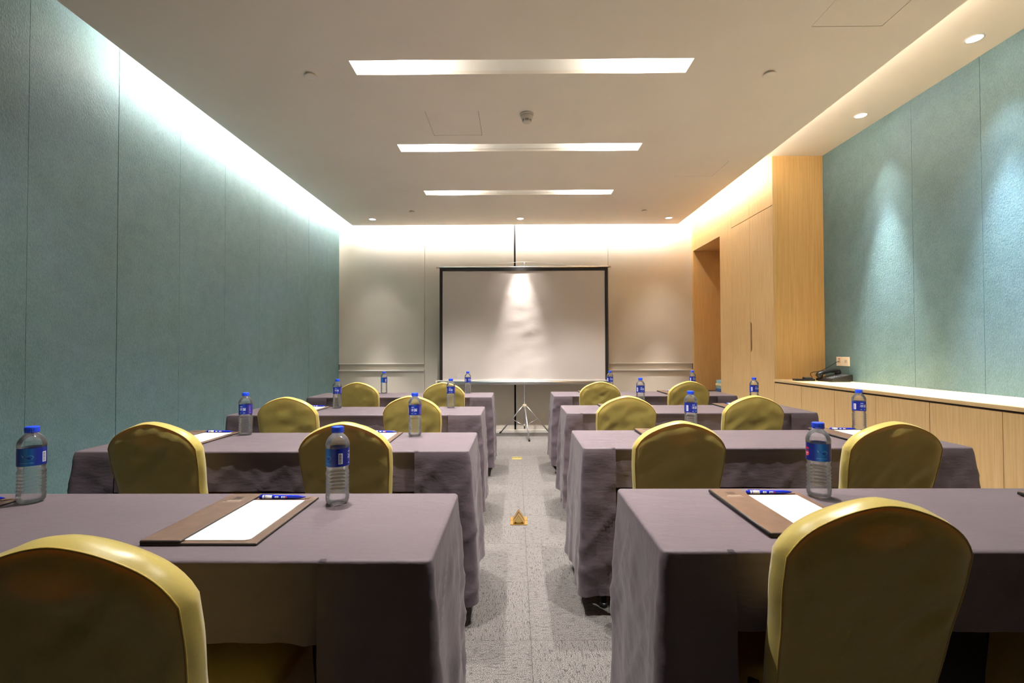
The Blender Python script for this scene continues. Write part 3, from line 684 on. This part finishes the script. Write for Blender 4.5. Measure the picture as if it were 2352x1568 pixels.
# ------------------------------------------------------------------ chairs
def interp(h, tab):
    for (a, va), (b, vb) in zip(tab[:-1], tab[1:]):
        if h <= b:
            t = max(0, (h - a) / (b - a)); t = t * t * (3 - 2 * t); return va + (vb - va) * t
    return tab[-1][1]
CW = [(0.13, 0.218), (0.28, 0.192), (0.45, 0.166), (0.60, 0.173), (0.74, 0.183), (0.80, 0.183), (0.91, 0.180)]
def cw(h): return interp(h, CW)
def ctop(u): return 0.899 - 0.072 * abs(u) ** 1.7 - 0.034 * abs(u) ** 9
def cy_(h): return -0.205 - (max(0, h - 0.43) * 0.235 if h > 0.43 else 0) - max(0, 0.40 - h) * 0.10
def chair_meshes(seed):
    nz = lambda a, b, c: noise.noise((a, b, c + seed * 5.3))
    NU, NV = 36, 44
    def P(u, v_, side):
        hb = 0.135; ht = ctop(u); h = hb + v_ * (ht - hb); x = u * cw(h)
        th = 0.026 if h > 0.45 else 0.026 * max(0.25, (h - 0.1) / 0.35)
        edge = min(1.0, (1 - abs(u)) * 7, (ht - h) * 22 + 0.02)
        puff = 0.007 * min(1, edge) ** 0.6
        dg = nz((x * 0.8 + h * 0.62) * 6, (h * 0.8 - x * 0.6) * 14, 1.0); dg2 = nz((x - h * 0.4) * 9, h * 16 + x * 5, 6.0)
        wr = (0.0068 * (1 - abs(dg) * 2.5) + 0.0032 * (1 - abs(dg2) * 2.5)) * min(1, edge) + (0.010 * nz(u * 3.5, h * 1.5, 3.0) * max(0, (0.4 - h) / 0.3))
        y = cy_(h) + side * (th + puff) + (side * wr if side < 0 else wr * 0.4)
        return (x, y, h)
    back = MB()
    for side in (-1, 1):
        vs = [P(-1 + 2 * i / NU, j / NV, side) for j in range(NV + 1) for i in range(NU + 1)]
        fs = [(j * (NU + 1) + i, j * (NU + 1) + i + 1, (j + 1) * (NU + 1) + i + 1, (j + 1) * (NU + 1) + i) for j in range(NV) for i in range(NU)]
        back.add(vs, fs, True)
    # band that wraps the edge from the back sheet to the front sheet
    path = [(-1, j / NV) for j in range(0, NV)] + [(-1 + 2 * i / NU, 1.0) for i in range(NU + 1)] + [(1, j / NV) for j in range(NV - 1, -1, -1)]
    K = 6; vs = []
    for (u, v_) in path:
        a = Vector(P(u, v_, -1)); b = Vector(P(u, v_, 1))
        cc = Vector((0, cy_(a.z), 0.62)); out = Vector((a.x, 0, max(0, a.z - 0.74) * 1.4)); out = out.normalized() if out.length > 1e-4 else Vector((0, 0, 1))
        for k in range(K + 1):
            t = k / K; q = a.lerp(b, t); q = q + out * (0.008 * math.sin(PI * t) + 0.0022 * nz(q.x * 26, q.z * 26, 2.0 + t) * math.sin(PI * t)); vs.append(q[:])
    fs = [(i * (K + 1) + k, i * (K + 1) + k + 1, (i + 1) * (K + 1) + k + 1, (i + 1) * (K + 1) + k) for i in range(len(path) - 1) for k in range(K)]
    back.add(vs, fs, True)
    pip = MB().tube([Vector(P(u, v_, -1)) + Vector((0, -0.0006, 0)) for (u, v_) in path], 0.0021, 6)
    # foam board with a hand hole
    out = [(-cw(h) * 0.985, h) for h in [0.46 + 0.03 * k for k in range(11)]] + [(u * cw(ctop(u)) * 0.985, ctop(u) - 0.005) for u in [-1 + 0.1 * k for k in range(21)]] + [(cw(h) * 0.985, h) for h in [0.76 - 0.03 * k for k in range(11)]]
    hc = Vector((0.0, 0.842)); M = 72; lo_, li = [], []
    for k in range(M):
        a = 2 * PI * k / M; d = Vector((math.cos(a), math.sin(a))); best = 9
        for q in range(len(out)):
            p0, p1 = Vector(out[q]), Vector(out[(q + 1) % len(out)]); e = p1 - p0; den = d.x * e.y - d.y * e.x
            if abs(den) < 1e-9: continue
            w0 = p0 - hc; t = (w0.x * e.y - w0.y * e.x) / den; s = (w0.x * d.y - w0.y * d.x) / den
            if t > 0 and -1e-6 <= s <= 1 + 1e-6: best = min(best, t)
        lo_.append(hc + d * best); li.append(hc + Vector((0.062 * d.x, 0.020 * d.y)))
    vs = []
    for side in (-0.0215, 0.0215):
        for ring in (lo_, li): vs += [(q.x, cy_(q.y) + side, q.y) for q in ring]
    fs = []
    for k in range(M):
        k2 = (k + 1) % M
        fs += [(k, k2, M + k2, M + k), (2 * M + k, 3 * M + k, 3 * M + k2, 2 * M + k2), (k, 2 * M + k, 2 * M + k2, k2), (M + k, M + k2, 3 * M + k2, 3 * M + k)]
    foam = MB().add(vs, fs)
    # seat cushion with skirt
    PR = perim(-0.192, 0.192, -0.175, 0.235, 0.05, 0.02); seat = MB(); rings = []
    prof = [(-0.12, 0.474), (-0.05, 0.472), (-0.018, 0.466), (-0.004, 0.455), (0.0, 0.44), (-0.002, 0.41), (0.0, 0.36), (0.004, 0.30), (0.009, 0.23), (0.014, 0.15)]
    NP = len(PR); cen = Vector((0, 0.03))
    for (o, z) in prof:
        row = []
        for i, p in enumerate(PR):
            t = Vector(PR[(i + 1) % NP]) - Vector(PR[i - 1]); t.normalize()
            q = max(0, (0.44 - z) / 0.3)
            oo = o + 0.016 * q * nz(i * 0.45, z * 2, 4.0) + 0.002 * nz(i * 0.9, z * 9, 5.0)
            if o < -0.1: pos = Vector(p).lerp(cen, 0.55)
            else: pos = Vector(p) + Vector((t.y, -t.x)) * oo
            row.append((pos.x, pos.y, z + 0.002 * nz(p[0] * 9, p[1] * 9, 3.3)))
        rings.append(row)
    vs = [v for r in rings for v in r]
    fs = [(a * NP + b, a * NP + (b + 1) % NP, (a + 1) * NP + (b + 1) % NP, (a + 1) * NP + b) for a in range(len(rings) - 1) for b in range(NP)]
    seat.add(vs, fs, True); seat.add([v for v in rings[0]], [tuple(range(NP))], True)
    return back.mesh('back_cover'), pip.mesh('piping'), foam.mesh('back_board'), seat.mesh('seat_cover')
CH = [chair_meshes(k) for k in range(5)]
leg_m = MB().tube([(0, 0, 0.455), (0, 0, 0.012)], 0.012, 10).mesh('leg')
foot_m = MB().lathe([(0, 0.014), (0.012, 0.0145), (0.016, 0.012)], 12).mesh('leg_foot')
def chair(label, x, ytop, rz, var):
    t = thing('banquet_chair', label, 'chair', (x, ytop + 0.317, 0), rz, 'gold covered chairs')
    b, p, f, s = CH[var % 5]
    bc = link('back_cover', b, 'gold_satin', t); link('piping', p, 'gold_piping', bc)
    link('back_board', f, 'chair_foam', t); link('seat_cover', s, 'gold_satin', t)
    for a in (-1, 1):
        for c, yy in ((0, -0.165), (1, 0.215)):
            l = link('leg', leg_m, 'chair_metal', t); l.location = (a * 0.175, yy, 0)
            link('leg_foot', foot_m, 'black_plastic', l)
    return t
SEATS = {  # (side, row, seat): (x, y of the back's top edge, rotation)
    ('L', 0, 0): (-0.722, 0.765, 0.0), ('L', 0, 1): (-1.49, 0.80, 0.0),
    ('L', 1, 0): (-0.712, 1.985, 0.0), ('L', 1, 1): (-1.503, 1.995, 0.0),
    ('L', 2, 0): (-0.67, 3.12, 0.0), ('L', 2, 1): (-1.455, 3.06, 0.0),
    ('L', 3, 0): (-0.66, 4.40, 0.0), ('L', 3, 1): (-1.455, 4.45, 0.0),
    ('R', 0, 0): (0.706, 0.958, 0.03), ('R', 0, 1): (1.60, 0.94, 0.0),
    ('R', 1, 0): (0.674, 1.99, 0.0), ('R', 1, 1): (1.535, 1.965, 0.0),
    ('R', 2, 0): (0.705, 3.07, 0.0), ('R', 2, 1): (1.512, 3.07, 0.0),
    ('R', 3, 0): (0.785, 4.46, 0.0), ('R', 3, 1): (1.60, 4.48, 0.0)}
SEATN = ['aisle seat', 'wall seat']
def where(sd_, r, s): return '%s, %s, %s row from the screen' % (SEATN[s], SIDEN[sd_], ['fourth', 'third', 'second', 'first'][r])
for k, ((sd_, r, s), (x, y, rz)) in enumerate(SEATS.items()):
    chair('gold satin-covered banquet chair, ' + where(sd_, r, s), x, y, rz + random.Random(k).uniform(-0.02, 0.02), k * 3 + r)

# ------------------------------------------------------------------ text helper (flat lettering turned into mesh)
def text_mesh(s, size):
    cu = bpy.data.curves.new('lettering', 'FONT'); cu.body = s; cu.size = size; cu.align_x = 'CENTER'; cu.align_y = 'CENTER'; cu.resolution_u = 2
    o = bpy.data.objects.new('lettering', cu); COL.objects.link(o)
    dg = bpy.context.evaluated_depsgraph_get(); me = bpy.data.meshes.new_from_object(o.evaluated_get(dg)); bpy.data.objects.remove(o); bpy.data.curves.remove(cu)
    b = bmesh.new(); b.from_mesh(me); bmesh.ops.triangulate(b, faces=b.faces); 
    vs = [q.co[:] for q in b.verts]; b.verts.index_update(); fs = [[q.index for q in f.verts] for f in b.faces]; b.free(); bpy.data.meshes.remove(me)
    return vs, fs

# ------------------------------------------------------------------ water bottles
BP = [(0.0, 0.022), (0.0015, 0.0265), (0.005, 0.0302), (0.011, 0.0325), (0.026, 0.0332)]
for k in range(6):
    z0 = 0.030 + k * 0.0102
    BP += [(z0, 0.0318), (z0 + 0.0022, 0.0309), (z0 + 0.0046, 0.0318), (z0 + 0.0074, 0.0331)]
BP += [(0.092, 0.0326), (0.0965, 0.0305), (0.101, 0.0302), (0.106, 0.0312), (0.1095, 0.0326), (0.111, 0.0326), (0.163, 0.0326), (0.1645, 0.0334), (0.170, 0.0336),
       (0.177, 0.0328), (0.184, 0.0302), (0.191, 0.0262), (0.197, 0.0212), (0.2015, 0.0162), (0.204, 0.0140), (0.2055, 0.0138), (0.206, 0.0166), (0.2078, 0.0166), (0.2082, 0.0138), (0.209, 0.0136)]
body_m = MB().lathe(BP, 40, cap=False).mesh('body')
WP = [(z + 0.0006, r - 0.0009) for z, r in BP if z < 0.175] + [(0.176, 0.0322)]
water_m = MB().lathe(WP, 40).mesh('water')
cp = MB(); seg = 60; vs = []; fs = []
prof = [(0.2092, 0.0172), (0.2205, 0.0172), (0.2228, 0.0160), (0.2236, 0.0145)]
for (h, r) in prof:
    for k in range(seg):
        rr = r - (0.0005 if (k % 2 and r > 0.017) else 0); a = 2 * PI * k / seg; vs.append((rr * math.cos(a), rr * math.sin(a), h))
fs = [(i * seg + k, i * seg + (k + 1) % seg, (i + 1) * seg + (k + 1) % seg, (i + 1) * seg + k) for i in range(3) for k in range(seg)] + [tuple(3 * seg + k for k in range(seg)), tuple(reversed(range(seg)))]
cap_m = cp.add(vs, fs).mesh('cap')
ring_m = MB().lathe([(0.2062, 0.0169), (0.2086, 0.0171)], 40, cap=False).mesh('cap_ring')
label_m = MB().lathe([(0.1112, 0.0330), (0.1628, 0.0330)], 64, cap=False).mesh('label')
RL = 0.0332
def wrap_label(vs, ang, zc): return [(RL * math.sin(ang + x / RL), -RL * math.cos(ang + x / RL), zc + y) for x, y, *_ in vs]
def rects(rs):
    m = MB()
    for (x0, x1, y0, y1) in rs:
        n_ = max(1, int((x1 - x0) / 0.004)); v_ = []
        for k in range(n_ + 1):
            x = x0 + (x1 - x0) * k / n_; v_ += [(x, y0), (x, y1)]
        m.add(v_, [(2 * k, 2 * k + 2, 2 * k + 3, 2 * k + 1) for k in range(n_)])
    return m.v, m.f
def onlabel(parts, ang, zc, name):
    m = MB()
    for vs_, fs_ in parts: m.add(wrap_label(vs_, ang, zc), fs_)
    return m.mesh(name)
rr = random.Random(2)
dashes = lambda x0, x1, y, h, w_=0.0012, g=0.0006: [(x0 + k * (w_ + g), x0 + k * (w_ + g) + w_, y, y + h) for k in range(int((x1 - x0) / (w_ + g)))]
lab_text = onlabel([text_mesh('冰露', 0.0172), rects(dashes(-0.014, 0.002, 0.0135, 0.0026, 0.0022)), rects(dashes(-0.014, -0.006, -0.019, 0.002)), rects(dashes(0.004, 0.014, -0.019, 0.002))], 0.0, 0.137, 'brand_lettering')
lab_info = onlabel([rects([(-0.006, -0.003 + rr.uniform(0, 0.008), -0.02 + k * 0.003, -0.0188 + k * 0.003) for k in range(13)])], math.radians(66), 0.137, 'small_print')
circ = ([(0.0082 * math.cos(2 * PI * k / 28), 0.0082 * math.sin(2 * PI * k / 28)) for k in range(28)], [tuple(range(28))])
lab_red = onlabel([circ, rects([(-0.008 + k * 0.0034, -0.0058 + k * 0.0034, 0.0115, 0.0175) for k in range(5)])], math.radians(140), 0.132, 'red_badge')
RL = 0.0333
lab_badge = onlabel([rects(dashes(-0.0055, 0.006, -0.0005, 0.0028, 0.0014)), rects(dashes(-0.003, 0.003, -0.005, 0.0014))], math.radians(140), 0.132, 'badge_lettering')
RL = 0.0332
wv_ = [(-0.014, 0.008), (-0.008, 0.004), (0.0, 0.002), (0.006, 0.006), (0.012, 0.004), (0.015, -0.001), (0.011, -0.006), (0.003, -0.008), (-0.004, -0.004), (-0.010, 0.001)]
lab_spl = onlabel([(wv_, [tuple(range(10))]), rects(dashes(-0.016, 0.016, -0.0175, 0.0012))], math.radians(-142), 0.137, 'wave_picture')
RL = 0.0333
wh = [(-0.013, 0.0085), (-0.007, 0.0035), (0.0, 0.0005), (0.006, -0.001), (0.010, -0.004), (0.004, -0.0065), (-0.003, -0.003), (-0.009, 0.003)]
lab_wh = onlabel([(wh, [tuple(range(8))])], math.radians(-142), 0.137, 'wave_shadow')
RL = 0.0332
lab_bar = onlabel([rects([(-0.006, 0.006, -0.018, 0.012)])], math.radians(-70), 0.137, 'barcode_field')
RL = 0.0333
bars = []; yy = -0.0165
while yy < 0.010:
    h = rr.choice([0.0006, 0.0010, 0.0015]); bars.append((-0.0048, 0.0035, yy, yy + h)); yy += h + rr.choice([0.0006, 0.0009])
lab_bars = onlabel([rects(bars)], math.radians(-70), 0.137, 'barcode')
RL = 0.0332
plain('label_lilac', srgb(150, 140, 214), 0.5)
def bottle(label, x, y, face):
    t = thing('water_bottle', label, 'water bottle', (x, y, TH + 0.0035), 0, 'water bottles')
    # turn so that the label angle 'face' looks from the bottle toward the middle of the aisle's rear end
    look = math.atan2(x, y)     # angle between the viewing direction and +Y
    t.rotation_euler = (0, 0, -math.radians(face) - look)
    link('body', body_m, 'clear_plastic', t); link('water', water_m, 'water', t)
    c = link('cap', cap_m, 'cap_blue', t); link('cap_ring', ring_m, 'cap_blue', c)
    l = link('label', label_m, 'label_film', t); l['label'] = 'blue wraparound paper label'
    link('brand_lettering', lab_text, 'print_white', l); link('small_print', lab_info, 'label_lilac', l); link('red_badge', lab_red, 'print_red', l)
    link('badge_lettering', lab_badge, 'print_white', l); link('wave_picture', lab_spl, 'whale_blue', l); link('wave_shadow', lab_wh, 'whale_navy', l)
    link('barcode_field', lab_bar, 'print_white', l); link('barcode', lab_bars, 'pen_navy', l)
    return t
BOT = {('L', 0, 0): (-0.523, 1.42, -84), ('L', 0, 1): (-1.437, 1.43, -124), ('L', 1, 0): (-0.526, 2.523, 8), ('L', 1, 1): (-1.436, 2.565, 26),
       ('L', 2, 0): (-0.504, 3.76, 2), ('L', 2, 1): (-1.381, 3.74, 10), ('L', 3, 0): (-0.495, 5.01, -30), ('L', 3, 1): (-1.365, 5.01, -100),
       ('R', 0, 0): (0.918, 1.479, -160), ('R', 0, 1): (1.86, 1.48, -40), ('R', 1, 0): (0.937, 2.60, -38), ('R', 1, 1): (1.872, 2.655, -36),
       ('R', 2, 0): (0.978, 3.80, -26), ('R', 2, 1): (1.875, 3.82, -40), ('R', 3, 0): (0.985, 5.06, -26), ('R', 3, 1): (1.845, 5.06, -34)}
BOTD = {('L', 0, 0): 'clear water bottle with its barcode side turned to the chair, '}
for key, (x, y, fc_) in BOT.items():
    bottle('clear plastic water bottle with blue cap, ' + where(*key), x, y, fc_)

# ------------------------------------------------------------------ folders, notepads, pens
FW, FD = 0.267, 0.348
base_m = MB().box(0.0, FW, 0.0, FD, 0.0, 0.006, 0.002).mesh('back_board')
flap_m = MB().box(0.0, 0.092, 0.0, FD + 0.012, 0.0078, 0.0125, 0.0018).mesh('flap')
spine_m = MB().tube([(0.0015, 0.002, 0.0068), (0.0015, FD + 0.01, 0.0068)], 0.0055, 8).mesh('spine')
bind_m = MB().box(-0.0012, FW + 0.0012, -0.0012, FD + 0.0012, 0.0, 0.0046, 0.001).mesh('binding')
fbind_m = MB().box(-0.0005, 0.0928, -0.001, FD + 0.013, 0.0068, 0.0112, 0.001).mesh('flap_binding')
loop_m = MB().box(0.235, 0.247, FD - 0.021, FD - 0.006, 0.0061, 0.0075).mesh('pen_loop')
lg = []
for k, (yy, x0, x1) in enumerate(((0.288, 0.026, 0.066), (0.278, 0.020, 0.070))):
    q = x0
    while q < x1:
        wd = rr.uniform(0.0016, 0.0038); lg.append((q, q + wd, yy, yy + rr.uniform(0.003, 0.006) * (1.3 if k == 0 else 0.7))); q += wd + 0.0016
let_m = MB(); 
for (a, b, c, d) in lg: let_m.add([(a, c, 0.0127), (b, c, 0.0127), (b, d, 0.0127), (a, d, 0.0127)], [(0, 1, 2, 3)])
let_m = let_m.mesh('lettering')
emb_m = MB().add([(0.034, 0.303, 0.0127), (0.058, 0.303, 0.0127), (0.058, 0.327, 0.0127), (0.034, 0.327, 0.0127)], [(0, 1, 2, 3)]).mesh('emblem')
pad_m = MB(); 
pw, pl = 0.205, 0.297
rc = [(0, 0), (pw - 0.012, 0), (pw - 0.004, 0.003), (pw, 0.010), (pw, pl), (0, pl)]
pad_m.prism(rc, 'Z', 0.0, 0.0013); pad_m = pad_m.mesh('notepad')
barrel_m = MB().lathe([(0.0, 0.0035), (0.001, 0.0052), (0.045, 0.0054), (0.110, 0.0052), (0.125, 0.0040), (0.136, 0.0014), (0.138, 0.0008)], 16, 'X').mesh('barrel')
band_m = MB().lathe([(0.0102, 0.0056), (0.0150, 0.0056)], 16, 'X').mesh('band')
band2_m = MB().lathe([(0.0172, 0.0057), (0.0385, 0.0057)], 16, 'X').mesh('grip')
clip_m = MB().box(0.004, 0.040, -0.0012, 0.0012, 0.0054, 0.0072, 0.0004).mesh('clip')
def pen_marks(xs, name):
    m = MB()
    for (a, b) in xs:
        v_ = []
        for k in range(4):
            an = 0.9 + k * 0.35; r_ = 0.00555
            v_ += [(a, -r_ * math.sin(an), r_ * math.cos(an)), (b, -r_ * math.sin(an), r_ * math.cos(an))]
        m.add(v_, [(2 * k, 2 * k + 1, 2 * k + 3, 2 * k + 2) for k in range(3)])
    return m.mesh(name)
mark_m = pen_marks([(0.048, 0.051), (0.052, 0.055), (0.056, 0.0585), (0.067, 0.070), (0.0715, 0.0745), (0.076, 0.079)], 'print')
markr_m = pen_marks([(0.081, 0.084)], 'red_print')
def desk_set(key, x, y, rz, pen_rz=0.0):
    wh_ = where(*key); z = TH + 0.0035
    Rm = Matrix.Rotation(rz, 3, 'Z')
    t = thing('document_folder', 'brown leather document folder, ' + wh_, 'folder', (x, y, z), rz, 'brown leather folders')
    link('back_board', base_m, 'brown_leather', t); fl = link('flap', flap_m, 'brown_leather', t); link('spine', spine_m, 'leather_edge', t)
    link('pen_loop', loop_m, 'brown_leather', t); link('binding', bind_m, 'leather_edge', t); link('flap_binding', fbind_m, 'leather_edge', fl); link('lettering', let_m, 'print_grey', fl); link('emblem', emb_m, 'emblem_dark', fl)
    o = link('notepad', pad_m, 'paper'); tag(o, 'blank white notepad in the leather folder, ' + wh_, 'notepad', 'white notepads')
    p = Vector((x, y, z + 0.0062)) + Rm @ Vector((0.038, 0.014, 0)); o.location = p; o.rotation_euler = (0, 0, rz)
    p = Vector((x, y, z + 0.0062 + 0.0055)) + Rm @ Vector((0.100, FD - 0.019, 0))
    pn = thing('ballpoint_pen', 'blue ballpoint pen with white band, ' + wh_, 'pen', p, rz + pen_rz, 'blue pens')
    link('barrel', barrel_m, 'pen_blue', pn); link('band', band_m, 'pen_white', pn); link('grip', band2_m, 'pen_white', pn); link('clip', clip_m, 'pen_blue', pn)
    link('print', mark_m, 'print_white', pn); link('red_print', markr_m, 'print_red', pn)
PADS = {('L', 0, 0): (-0.862, 1.11), ('L', 0, 1): (-1.752, 1.10), ('L', 1, 0): (-0.872, 2.255), ('L', 1, 1): (-1.762, 2.27), ('L', 2, 0): (-0.86, 3.45), ('L', 2, 1): (-1.73, 3.45),
        ('L', 3, 0): (-0.86, 4.70), ('L', 3, 1): (-1.70, 4.70),
        ('R', 0, 0): (0.602, 1.155), ('R', 0, 1): (1.525, 1.13), ('R', 1, 0): (0.652, 2.31), ('R', 1, 1): (1.612, 2.325), ('R', 2, 0): (0.66, 3.53), ('R', 2, 1): (1.58, 3.55),
        ('R', 3, 0): (0.66, 4.78), ('R', 3, 1): (1.50, 4.79)}
for k, (key, (x, y)) in enumerate(PADS.items()):
    desk_set(key, x, y, random.Random(k + 50).uniform(-0.01, 0.01), random.Random(k + 80).uniform(-0.02, 0.02))
